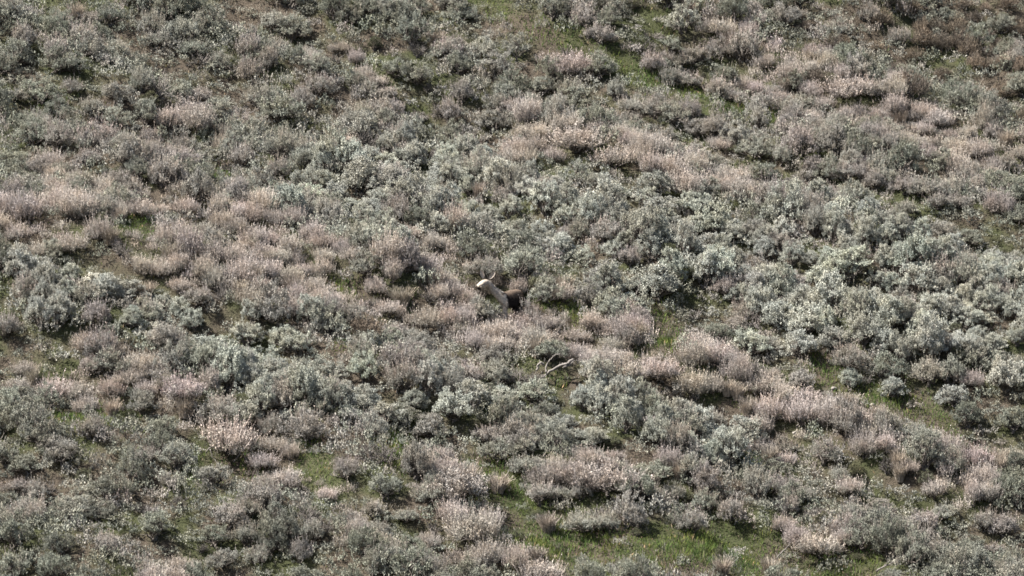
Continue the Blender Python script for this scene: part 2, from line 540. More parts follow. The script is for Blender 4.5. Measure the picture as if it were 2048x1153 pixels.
# ------------------------------------------------------------------ what grows where on the slope
# S bright silver sage, s dull sage, m grey brush with stalks, p pale dry brush, b brown twiggy brush, o low olive growth.
# Belts of one kind run slantwise down the slope; each is a line across it (as sighted from the camera) and a half width.
DRY_BELTS = [
    ([(-60, 420), (250, 450), (480, 520), (700, 560), (900, 600), (1040, 650), (1200, 672), (1380, 722), (1560, 785), (1760, 850)], 54, 0.97),
    ([(110, 360), (420, 400), (560, 440), (700, 520), (870, 490)], 34, 0.8),
    ([(1430, 60), (1560, 125), (1700, 180), (1830, 245), (2100, 320)], 46, 0.85),
    ([(1040, 250), (1200, 272), (1330, 310), (1480, 352)], 34, 0.85),
    ([(50, 745), (200, 765), (340, 775), (480, 850), (560, 905), (660, 935)], 36, 0.92),
    ([(190, 695), (320, 735)], 24, 0.6),
    ([(860, 930), (1000, 955), (1230, 930), (1370, 965)], 30, 0.65),
    ([(1480, 870), (1660, 885), (1900, 935), (2100, 975)], 55, 0.5),
    ([(1540, 1085), (1720, 1060)], 34, 0.5), ([(1040, 1140), (1130, 1150)], 36, 0.7), ([(900, 1050), (990, 1060)], 36, 0.6),
    ([(330, 205), (430, 235)], 28, 0.55), ([(630, 85), (730, 105)], 30, 0.4), ([(1095, 95), (1200, 112)], 28, 0.7),
    ([(820, 330), (640, 260)], 26, 0.25), ([(300, 1140), (360, 1150)], 34, 0.6)]
GREY_BELTS = [([(540, 205), (900, 185), (1060, 215), (1300, 240)], 75, 0.4), ([(1300, 60), (1500, 200), (1900, 330)], 60, 0.5),
              ([(60, 280), (330, 300)], 50, 0.35), ([(700, 1000), (950, 960), (1400, 960)], 60, 0.6), ([(1450, 1000), (1700, 1000)], 60, 0.5)]
SAGE_BELTS = [([(700, 350), (900, 380), (1200, 430), (1450, 470), (1800, 530), (2100, 600)], 78, 0.85), ([(1250, 520), (1550, 580), (1850, 640), (2100, 720)], 60, 0.8),
              ([(60, 560), (280, 610), (480, 660), (640, 740), (900, 790)], 58, 0.8), ([(480, 760), (800, 780), (1000, 800), (1300, 830), (1500, 880)], 46, 0.75),
              ([(1450, 400), (1700, 430)], 40, 0.6), ([(1650, 690), (1950, 760)], 50, 0.5)]
GRASS = [
    ([(950, -10), (1010, 40), (1110, 85), (1200, 110), (1260, 155), (1400, 195), (1545, 245)], 19, 0.82),
    ([(990, 965), (1030, 1030), (1100, 1085), (1300, 1105), (1430, 1095), (1560, 1135), (1720, 1150)], 38, 1.0), ([(1040, 1040), (1120, 1070), (1240, 1095)], 34, 1.0),
    ([(395, 945), (500, 942)], 20, 0.9), ([(628, 915), (640, 950)], 26, 0.95), ([(680, 575), (705, 580)], 18, 0.8), ([(790, 598), (812, 605)], 20, 0.8),
    ([(258, 455), (288, 460)], 18, 0.9), ([(1085, 608), (1145, 628)], 22, 0.85), ([(1320, 650), (1340, 685)], 20, 0.9), ([(1450, 798), (1480, 805)], 20, 0.9),
    ([(1635, 745), (1700, 790), (1800, 818), (1890, 835)], 22, 0.9), ([(1895, 855), (1905, 870)], 16, 0.8), ([(205, 832), (255, 838)], 20, 0.8),
    ([(115, 838), (160, 845)], 20, 0.8), ([(785, 870), (800, 930)], 22, 0.8), ([(1520, 935), (1545, 948)], 20, 0.7), ([(420, 335), (440, 360)], 22, 0.8),
    ([(90, 230), (130, 250)], 22, 0.6), ([(1095, 765), (1125, 772)], 10, 0.7), ([(690, 690), (760, 712)], 20, 0.6), ([(1280, 20), (1330, 60)], 22, 0.3)]

def belt(u, v, belts):
    """How strongly the strongest of the belts covers each point (0..1), soft at its edges."""
    u = np.atleast_1d(np.asarray(u, float)); v = np.atleast_1d(np.asarray(v, float))
    best = np.zeros(u.shape)
    for line, hw, st in belts:
        d = np.full(u.shape, 1e9)
        for (a, b), (c, e) in zip(line[:-1], line[1:]):
            t = np.clip(((u - a) * (c - a) + (v - b) * (e - b)) / ((c - a) ** 2 + (e - b) ** 2), 0, 1)
            d = np.minimum(d, np.hypot(u - a - t * (c - a), v - b - t * (e - b)))
        best = np.maximum(best, st / (1 + np.exp((d - hw) / (hw * 0.22))))
    return best

def kinds_at(u, v, rng):
    dry, grey, sage = belt(u, v, DRY_BELTS), belt(u, v, GREY_BELTS), belt(u, v, SAGE_BELTS)
    r = rng.random(len(dry)); q = rng.random(len(dry))
    k = np.where(q < 0.80, 's', np.where(q < 0.995, 'm', 'p'))
    k = np.where(r < sage, np.where(q < 0.86, 'S', 'm'), k)
    k = np.where(r < grey * (1 - sage), 'm', k)
    k = np.where(rng.random(len(dry)) < dry, np.where(q < 0.9, 'p', 'm'), k)
    brown = np.clip((u - 1560) / 420, 0, 1) * np.clip((260 - v) / 200, 0, 1) * 0.5
    return np.where(rng.random(len(dry)) < brown, 'b', k)

# clear ground round the animal, the deadwood and the stones (pixels of plant feet)
CLEAR = [(938, 590, 1048, 668), (1068, 722, 1166, 826), (1650, 770, 1690, 796), (1576, 856, 1602, 886)]
# plants singled out in the photograph: pixel of the foot, width in px, kind, height factor
HEROES = [
    (390, 262, 120, 'p', 1.1), (1034, 590, 52, 'p', 1.15), (1145, 150, 125, 'p', 0.9), (1392, 735, 84, 'p', 1.1),
    (1525, 790, 92, 'p', 0.9), (1315, 600, 150, 'S', 0.92), (730, 680, 125, 'b', 0.9), (570, 985, 80, 'p', 1.0),
    (695, 955, 74, 'm', 1.0), (945, 1080, 135, 'p', 1.05), (1172, 1068, 120, 'm', 0.85), (1215, 985, 165, 'p', 0.8),
    (915, 1000, 165, 'm', 0.95), (1085, 1010, 95, 'm', 0.95), (460, 905, 150, 'p', 0.95), (365, 800, 130, 'p', 0.8),
    (1080, 1165, 120, 'p', 0.8), (330, 1170, 100, 'p', 0.8), (945, 1150, 80, 'p', 1.1), (1640, 1112, 115, 'p', 0.75),
    (1085, 690, 105, 'p', 0.6), (1005, 705, 100, 'p', 0.62), (1150, 682, 100, 'p', 0.6), (875, 500, 80, 'p', 0.9),
    (850, 655, 110, 'p', 0.8), (1700, 850, 130, 'p', 0.65), (1600, 820, 130, 'p', 0.7), (1320, 760, 120, 'p', 0.75),
    (1250, 760, 110, 'p', 0.7), (1700, 740, 120, 'm', 0.9), (1500, 710, 110, 'S', 0.85), (1700, 190, 130, 'p', 0.8),
    (560, 240, 135, 's', 1.0), (280, 745, 110, 'p', 0.75), (110, 800, 120, 'p', 0.8), (1700, 560, 150, 'S', 0.8),
    (1640, 575, 130, 'S', 0.8), (1160, 300, 170, 'p', 0.6), (1230, 330, 140, 'p', 0.7), (640, 190, 100, 'm', 0.9),
    (450, 285, 30, 't', 1.0), (135, 385, 55, 'p', 1.2), (1870, 885, 60, 'p', 0.8),
    (1020, 654, 66, 'p', 0.95), (1060, 656, 80, 'p', 0.9), (1098, 662, 84, 'p', 0.8), (955, 640, 84, 's', 0.85), (1040, 668, 70, 'p', 0.8),
    (984, 642, 72, 's', 0.9), (1000, 664, 70, 'm', 0.85), (930, 630, 70, 'p', 0.7), (1066, 634, 62, 'b', 0.85), (1092, 604, 90, 's', 0.9), (1056, 644, 70, 'm', 1.1), (968, 592, 56, 'b', 0.95), (990, 574, 60, 'b', 0.9), (945, 585, 50, 'b', 0.85),
    (1530, 590, 120, 'S', 0.9), (1430, 470, 130, 'S', 0.9), (620, 880, 130, 'm', 0.9), (880, 600, 70, 'p', 0.9),
]

SIZE = {'S': (0.60, 1.12), 's': (0.58, 1.10), 'm': (0.56, 1.06), 'p': (0.54, 0.98), 'b': (0.6, 1.0), 'k': (0.5, 0.95), 'o': (0.35, 0.62), 't': (0.3, 0.5)}
plants = []      # dict(x, y, z, u, v, w, h, kind)
cells = {}
CELL = 1.0
def near_ok(x, y, w, k=0.335):
    cx, cy = int(math.floor(x / CELL)), int(math.floor(y / CELL))
    for i in range(-2, 3):
        for j in range(-2, 3):
            for q in cells.get((cx + i, cy + j), ()):
                r = k * (w + q['w'])
                if (q['x'] - x) ** 2 + (q['y'] - y) ** 2 < r * r:
                    return False
    return True
def put(x, y, w, hf, kind, hero=False):
    z = float(slope_z(x, y))
    u, v = to_px(x, y, z)
    p = dict(x=x, y=y, z=z, u=float(u), v=float(v), w=w, hf=hf, kind=kind, hero=hero)
    plants.append(p)
    cells.setdefault((int(math.floor(x / CELL)), int(math.floor(y / CELL))), []).append(p)

PXM = 1.0 / (K * DIST)
for u, v, wpx, kind, hf in HEROES:
    x, y, z = at(u, v)
    put(float(x), float(y), wpx * (0.74 if kind == 'S' else 0.84) / PXM, hf, kind, True)

MARGIN = 80
def in_clear(u, v):
    return any(a <= u <= c and b <= v <= d for a, b, c, d in CLEAR)

_pr = np.random.default_rng(23)
OPEN = [(l, hw * 1.35, min(1.0, st * 1.1)) for l, hw, st in GRASS]
for big in (1.0, 0.82, 0.66):                   # large plants first, then the gaps between them
    n = int(12000 / big)
    X = _pr.uniform(-14.6, 14.6, n); Y = _pr.uniform(-15.5, 15.5, n)
    U, VV = to_px(X, Y, slope_z(X, Y))
    KD = kinds_at(U, VV - 28, _pr)
    GR = belt(U, VV, OPEN); GR2 = np.maximum(belt(U, VV - 22, OPEN), belt(U, VV - 42, OPEN))
    ok = (U > -MARGIN) & (U < W + MARGIN) & (VV > -MARGIN * 0.3) & (VV < H + 130)
    for i in np.nonzero(ok)[0]:
        x, y, u, v, kd = float(X[i]), float(Y[i]), U[i], VV[i], str(KD[i])
        if in_clear(u, v):
            continue
        shrink = 1.0
        if random.random() < GR[i] * 1.05:
            if big > 0.7 or random.random() < 0.93:
                continue
            kd, shrink = random.choice('oosm'), 0.7
        elif random.random() < GR2[i]:
            if big > 0.7:
                continue
            shrink = 0.55
        elif big < 0.7 and random.random() < 0.06:
            kd = 'o'
        if kd in 'smp' and random.random() < 0.03:
            kd = 'k'
        lo, hi = SIZE[kd]
        w = (lo + (hi - lo) * random.random() ** 1.6) * (0.55 + 0.45 * big if kd != 'o' else 1.0) * shrink
        if not near_ok(x, y, w, 0.232 if kd != 'o' else 0.2):
            continue
        crest = math.sin((y + 0.58 * x) * 2 * math.pi / 3.4 + 0.8 * math.sin(x * 0.35))
        put(x, y, w, random.uniform(0.74, 1.2) * (1 + 0.22 * crest), kd)

# straw-coloured bunchgrass in the gaps of the pale bands
for _ in range(5200):
    if sum(1 for q in plants if q['kind'] == 't') >= 50:
        break
    u, v = random.uniform(0, W), random.uniform(20, H + 20)
    if random.random() > 0.08 + 0.8 * belt(u, v - 20, DRY_BELTS)[0] or in_clear(u, v):
        continue
    x, y, z = at(u, v)
    w = random.uniform(0.32, 0.55)
    if near_ok(float(x), float(y), w, 0.22):
        put(float(x), float(y), w, random.uniform(0.7, 1.1), 't')

# ------------------------------------------------------------------ link the plants, one top-level thing each
def jitter(c, s=0.10, h=0.011):
    k = 1 + random.gauss(0, s)
    return tuple(max(0.01, ch * k * (1 + random.gauss(0, h))) for ch in c)

LEAF_TINT = {
    'S': [((0.368, 0.380, 0.332), "silver-green"), ((0.362, 0.376, 0.338), "blue-grey"), ((0.376, 0.382, 0.333), "pale sage-green")],
    's': [((0.292, 0.298, 0.256), "grey-green"), ((0.222, 0.230, 0.192), "dull olive-grey"), ((0.300, 0.293, 0.264), "ashy grey")],
    'm': [((0.292, 0.280, 0.250), "brownish grey"), ((0.285, 0.287, 0.248), "grey-green"), ((0.300, 0.283, 0.262), "mauve-grey")],
    'p': [((0.262, 0.242, 0.214), "pinkish tan"), ((0.266, 0.248, 0.216), "pale buff"), ((0.260, 0.240, 0.222), "mauve-tan")],
    'b': [((0.130, 0.112, 0.093), "dark brown"), ((0.150, 0.124, 0.098), "dull brown")],
    'k': [((0.3, 0.27, 0.24), "bleached grey")],
    'o': [((0.120, 0.126, 0.080), "dark olive"), ((0.150, 0.155, 0.108), "olive-green")],
    't': [((0.33, 0.290, 0.242), "straw-coloured"), ((0.36, 0.318, 0.272), "pale tan")],
}
STALK_TINT = {
    'S': [(0.36, 0.348, 0.305)] * 3, 's': [(0.33, 0.308, 0.268)] * 3,
    'm': [(0.385, 0.348, 0.312), (0.370, 0.348, 0.306), (0.385, 0.346, 0.320)],
    'p': [(0.492, 0.440, 0.399), (0.484, 0.442, 0.392), (0.480, 0.432, 0.401)],
}
NAME = {'S': "silver_sagebrush", 's': "grey_sagebrush", 'm': "stalky_brush", 'p': "dry_brush", 'b': "twiggy_brush", 'k': "dead_bush", 'o': "olive_shrub", 't': "bunchgrass"}
NOUN = {'S': "sagebrush", 's': "sagebrush", 'm': "thin-stalked brush", 'p': "feathery dry brush",
        'b': "twiggy bush", 'k': "leafless dead bush", 'o': "low shrub", 't': "grass tuft"}
CATEGORY = {'S': "sagebrush", 's': "sagebrush", 'm': "brush", 'p': "dry brush", 'b': "twiggy bush", 'k': "dead bush", 'o': "low shrub", 't': "grass tuft"}
GROUP = {'S': "silver sagebrush on the slope", 's': "grey sagebrush on the slope", 'm': "grey stalky brush on the slope",
         'p': "pale dry brush in the tan bands", 'b': "brown twiggy bushes", 'k': "leafless dead bushes", 'o': "low olive shrubs in the gaps", 't': "straw grass tufts"}

for p in plants:
    kd = p['kind']
    i = random.randrange(len(LEAF_TINT[kd]))
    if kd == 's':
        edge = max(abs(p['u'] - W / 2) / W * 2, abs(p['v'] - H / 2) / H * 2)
        i = 1 if random.random() < 0.25 + 0.7 * max(0.0, edge - 0.55) / 0.45 else random.choice((0, 2))  # darker tint favoured towards frame edges: lens vignette painted into the sage colour
    p['ci'] = i
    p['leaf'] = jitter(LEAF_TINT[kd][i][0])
    p['colour'] = LEAF_TINT[kd][i][1]
    p['stalk'] = jitter(STALK_TINT[kd][i], 0.08, 0.012) if kd in STALK_TINT else tuple(c * 1.25 for c in p['leaf'])
    # does the photograph show it?
    top = p['v'] - p['w'] * 0.62 * PXM
    half = p['w'] * 0.5 * PXM
    p['seen'] = (p['u'] + half > 6 and p['u'] - half < W - 6 and top < H - 10 and p['v'] > 8)

LIMIT = 300
single, mass = [], []
for kd in NAME:
    mine = [p for p in plants if p['kind'] == kd and p['seen']]
    mine.sort(key=lambda p: -(p['w'] + 10 * p['hero']))
    single += mine[:LIMIT]
    mass += mine[LIMIT:]
mass += [p for p in plants if not p['seen']]

# labels: colour and kind, then the place by the nearest landmark
MARKS = [(1000, 590, "the pale deer"), (1115, 735, "the forked dead limb"), (1668, 776, "the white stone"),
         (1588, 862, "the small pale rock"), (1060, 1060, "the lower green clearing"), (632, 930, "the small green clearing"),
         (1535, 240, "the upper green clearing"), (1270, 160, "the mossy green hollow"), (1030, 30, "the grassy top-edge gap"),
         (1830, 825, "the eastern green clearing"), (0, 0, "the top-left corner"), (2048, 0, "the top-right corner"),
         (0, 1153, "the bottom-left corner"), (2048, 1153, "the bottom-right corner"), (0, 560, "the left edge's middle"),
         (2048, 520, "the right edge's middle"), (520, 0, "the top edge's left quarter"), (1520, 0, "the top edge's right quarter"),
         (400, 250, "the tall tan clump"), (560, 560, "the wide tan band"), (1480, 1153, "the bottom edge's right third"),
         (500, 1153, "the bottom edge's left quarter"), (840, 330, "the pale upper-middle sage"), (1700, 480, "the silver eastern sage")]
MARKS[9] = (1830, 825, "the right-hand green clearing")
MARKS = [m for m in MARKS if "sage" not in m[2]]
DIRS = ["right of", "lower right of", "below", "lower left of", "left of", "upper left of", "above", "upper right of"]
ORD = ["nearest", "second", "third", "fourth", "fifth", "sixth", "seventh", "eighth", "ninth", "tenth", "eleventh", "twelfth", "thirteenth",
       "fourteenth", "fifteenth", "sixteenth", "seventeenth", "eighteenth", "nineteenth", "twentieth"]
buckets = {}
for p in single:
    cu, cv = p['u'], p['v'] - p['w'] * 0.3 * PXM
    d, mu, mv, mn = min((math.hypot(cu - a, cv - b), a, b, n) for a, b, n in MARKS)
    k = int(round(math.atan2(cv - mv, cu - mu) / (math.pi / 4))) % 8
    size = "broad" if p['w'] > 1.25 else ("small" if p['w'] < 0.72 else "")
    p['key'] = (p['colour'], NOUN[p['kind']], size, DIRS[k], mn)
    buckets.setdefault(p['key'], []).append((d, len(buckets), id(p), p))
for key, lst in buckets.items():
    lst.sort(key=lambda t: t[0])
    for i, (_, _, _, p) in enumerate(lst):
        colour, noun, size, dr, mn = key
        rank = "" if len(lst) == 1 else ORD[min(i, len(ORD) - 1)] + " "
        p['label'] = f"{size + ' ' if size else ''}{colour} {noun}, {rank}{dr} {mn}"

def add_plant(p):
    kd = p['kind']
    var = random.choice(VAR['s' if kd == 'o' else kd])
    e = bpy.data.objects.new(NAME[kd], None)
    e.empty_display_size = 0.2
    C.objects.link(e)
    w = p['w']
    hs = w ** 0.75 * p['hf']
    if kd == 't':
        w, hs = w * 2.0, p['hf'] * 0.95
    if kd == 'o':
        hs *= 0.75
    e.location = (p['x'], p['y'], p['z'] - 0.01)
    e.rotation_euler = (random.gauss(0, 0.06), random.gauss(0.02, 0.06), random.uniform(0, 6.28))
    e.scale = (w * random.uniform(0.92, 1.08), w * random.uniform(0.92, 1.08), hs)
    e["label"] = p['label']
    e["category"] = CATEGORY[kd]
    e["group"] = GROUP[kd]
    for part, me in var.items():
        o = bpy.data.objects.new(part, me)
        C.objects.link(o)
        o.parent = e
        o["kind"] = "stuff"
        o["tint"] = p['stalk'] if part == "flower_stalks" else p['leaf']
for p in single:
    add_plant(p)

# the remaining brush: one mass
if mass:
    def read(me):
        v = np.empty(len(me.vertices) * 3, np.float32); me.vertices.foreach_get("co", v)
        t = np.empty(len(me.vertices), np.float32); me.attributes["tone"].data.foreach_get("value", t)
        return v.reshape(-1, 4, 3), t.reshape(-1, 4)
    cache = {}
    mm = MB()
    rg = np.random.default_rng(5)
    for p in mass:
        kd = 's' if p['kind'] in 'ob' else p['kind']
        if kd in 'tk':
            continue
        var = random.choice(MASS_VAR[kd])
        for part, me in var.items():
            if part in ("branches",):
                continue
            if me.name not in cache:
                cache[me.name] = read(me)
            v, t = cache[me.name]
            share = 0.6 if p['seen'] else 0.3
            keep = rg.random(len(v)) < share
            v, t = v[keep], t[keep]
            cn = v.mean(1, keepdims=True)
            v = cn + (v - cn) * share ** -0.4
            a = random.uniform(0, 6.28)
            R = np.array([[math.cos(a), -math.sin(a), 0], [math.sin(a), math.cos(a), 0], [0, 0, 1]])
            v = (v * np.array([p['w'], p['w'], p['w'] ** 0.75 * p['hf']])) @ R.T + np.array([p['x'], p['y'], p['z'] - 0.01])
            mm.add(v.reshape(-1, 3), np.arange(len(v) * 4).reshape(-1, 4), tone=t.ravel(),
                   tint=p['stalk'] if part == "flower_stalks" else p['leaf'])
    if mm.n:
        o = bpy.data.objects.new("undergrowth", mm.mesh("undergrowth", M_leaf_mass, tint=True))
        C.objects.link(o)
        o["kind"] = "stuff"
        o["label"] = "small grey-green brush filling the gaps between the larger bushes"
        o["category"] = "undergrowth"

# ------------------------------------------------------------------ grass and litter
def grass_cover():
    rng = np.random.default_rng(99)
    mbg = MB()
    n = 620000
    x = rng.uniform(-14.5, 14.5, n); y = rng.uniform(-15, 15, n)
    z = slope_z(x, y)
    u, v = to_px(x, y, z)
    gr = belt(u, v + 4, [(l, hw * 1.25, st) for l, hw, st in GRASS])
    green = rng.random(n) < gr
    keep = rng.random(n) < np.where(green, 0.95, 0.022)
    # patchy cover
    pat = np.sin(x * 2.1 + 1.3 * np.sin(y * 1.7)) + np.sin(y * 2.6 + 1.1 * np.sin(x * 2.3 + 1))
    keep &= (rng.random(n) < np.clip(0.75 + 0.3 * pat, 0.2, 1)) | (green & (rng.random(n) < 0.75))
    x, y, z, green, pat = (a[keep] for a in (x, y, z, green, pat))
    n = len(x)
    p = np.stack([x, y, z - 0.01], 1)
    d = unit(np.stack([rng.normal(0, 0.42, n), rng.normal(0, 0.42, n), np.ones(n)], 1))
    ln = np.where(green, rng.uniform(0.06, 0.17, n), rng.uniform(0.05, 0.15, n)) * np.clip(1 + 0.25 * pat, 0.6, 1.6)
    g1, g2, straw, dk = np.array([0.068, 0.108, 0.034]), np.array([0.096, 0.130, 0.046]), np.array([0.27, 0.23, 0.16]), np.array([0.07, 0.085, 0.036])
    q = rng.random(n)
    col = np.where((q < 0.55)[:, None], g1, np.where((q < 0.96)[:, None], g2, straw))
    col = np.where((~green & (rng.random(n) < 0.45))[:, None], straw * 0.8, col)
    col = np.where((~green & (rng.random(n) < 0.4))[:, None], dk, col)
    kites(mbg, p, d, ln, rng.uniform(0.012, 0.024, n), rng, np.clip(rng.normal(0.5, 0.22, n), 0, 1), tint=col)
    o = bpy.data.objects.new("grass", mbg.mesh("grass", M_blade, tint=True))
    C.objects.link(o)
    o["kind"] = "stuff"
    o["label"] = "short green grass in the clearings between bushes"
    o["category"] = "grass"
grass_cover()

def weed_cover():
    """Ankle-high dead forbs, fallen stalks and seedling sage between the bushes: uncountable."""
    rng = np.random.default_rng(77)
    n = 26000
    x = rng.uniform(-14.5, 14.5, n); y = rng.uniform(-15, 15, n)
    u, v = to_px(x, y, slope_z(x, y))
    k = kinds_at(u, v - 10, rng)
    keep = rng.random(n) > belt(u, v, GRASS) * 0.9
    keep &= ~((u > 940) & (u < 1045) & (v > 590) & (v < 640))
    x, y, k = x[keep], y[keep], k[keep]
    n = len(x)
    P, D, L, T, Q = [], [], [], [], []
    hgt = rng.uniform(0.05, 0.22, n)
    base_col = {'p': (0.34, 0.29, 0.25), 'm': (0.25, 0.23, 0.20), 'S': (0.24, 0.25, 0.215), 's': (0.18, 0.18, 0.15), 'b': (0.12, 0.092, 0.07),
                'o': (0.12, 0.125, 0.08), 'g': (0.2, 0.2, 0.12)}
    col = np.array([base_col[q] for q in k]) * rng.uniform(0.5, 0.95, (n, 1))
    root = np.stack([x, y, slope_z(x, y) - 0.01], 1)
    for _ in range(7):
        off = rng.normal(size=(n, 3)) * 0.05; off[:, 2] = rng.uniform(0, 0.7, n) * hgt
        P.append(root + off)
        D.append(unit(np.stack([rng.normal(0, 0.4, n), rng.normal(0, 0.4, n), np.ones(n)], 1)))
        L.append(hgt * rng.uniform(0.3, 0.7, n)); T.append(np.clip(rng.normal(0.5, 0.2, n), 0, 1)); Q.append(col)
    P, D, L, T, Q = (np.concatenate(a) for a in (P, D, L, T, Q))
    m = MB()
    kites(m, P, D, L, rng.uniform(0.010, 0.024, len(L)), rng, T, tint=Q)
    o = bpy.data.objects.new("weeds", m.mesh("weeds", M_leaf_mass, tint=True))
    C.objects.link(o)
    o["kind"] = "stuff"
    o["label"] = "ankle-high grey and tan weeds on the ground between bushes"
    o["category"] = "weeds"
weed_cover()

# ------------------------------------------------------------------ deadwood and stones
def world_at(u, v, y, lift=0.0):
    """Pixel to a point at depth y (used to lay out the pieces of one thing round its own foot)."""
    return np.array([(u - W / 2) * K * (DIST + y), y, (H / 2 - v) * K * (DIST + y) + lift])

def thing(name, loc, label, cat, group=None):
    e = bpy.data.objects.new(name, None)
    e.empty_display_size = 0.2
    e.location = loc
    e["label"] = label; e["category"] = cat
    if group:
        e["group"] = group
    C.objects.link(e)
    return e

def part(name, mbx, mat, parent, smooth=True, label=None):
    o = bpy.data.objects.new(name, mbx.mesh(name, mat, smooth))
    C.objects.link(o)
    o.parent = parent
    if label:
        o["label"] = label
    return o

def coat_material():
    m, nt = material("deer_coat")
    out = N(nt, "ShaderNodeOutputMaterial")
    at_ = N(nt, "ShaderNodeAttribute", attribute_type='GEOMETRY', attribute_name="tint")
    tc = N(nt, "ShaderNodeTexCoord")
    no = N(nt, "ShaderNodeTexNoise")
    no.inputs["Scale"].default_value = 42.0
    no.inputs["Detail"].default_value = 6.0
    nt.links.new(tc.outputs["Object"], no.inputs["Vector"])
    mr = N(nt, "ShaderNodeMapRange")
    mr.inputs["From Min"].default_value = 0.3
    mr.inputs["From Max"].default_value = 0.7
    mr.inputs["To Min"].default_value = 0.6 * ALBEDO
    mr.inputs["To Max"].default_value = 1.25 * ALBEDO
    nt.links.new(no.outputs["Fac"], mr.inputs["Value"])
    mu = N(nt, "ShaderNodeVectorMath", operation='SCALE')
    nt.links.new(at_.outputs["Vector"], mu.inputs[0])
    nt.links.new(mr.outputs[0], mu.inputs["Scale"])
    bp = N(nt, "ShaderNodeBump")
    bp.inputs["Strength"].default_value = 0.6
    bp.inputs["Distance"].default_value = 0.01
    nt.links.new(no.outputs["Fac"], bp.inputs["Height"])
    p = N(nt, "ShaderNodeBsdfPrincipled")
    p.inputs["Roughness"].default_value = 0.9
    p.inputs["Specular IOR Level"].default_value = 0.1
    nt.links.new(mu.outputs[0], p.inputs["Base Color"])
    nt.links.new(bp.outputs[0], p.inputs["Normal"])
    nt.links.new(p.outputs[0], out.inputs[0])
    return m
M_coat = coat_material()

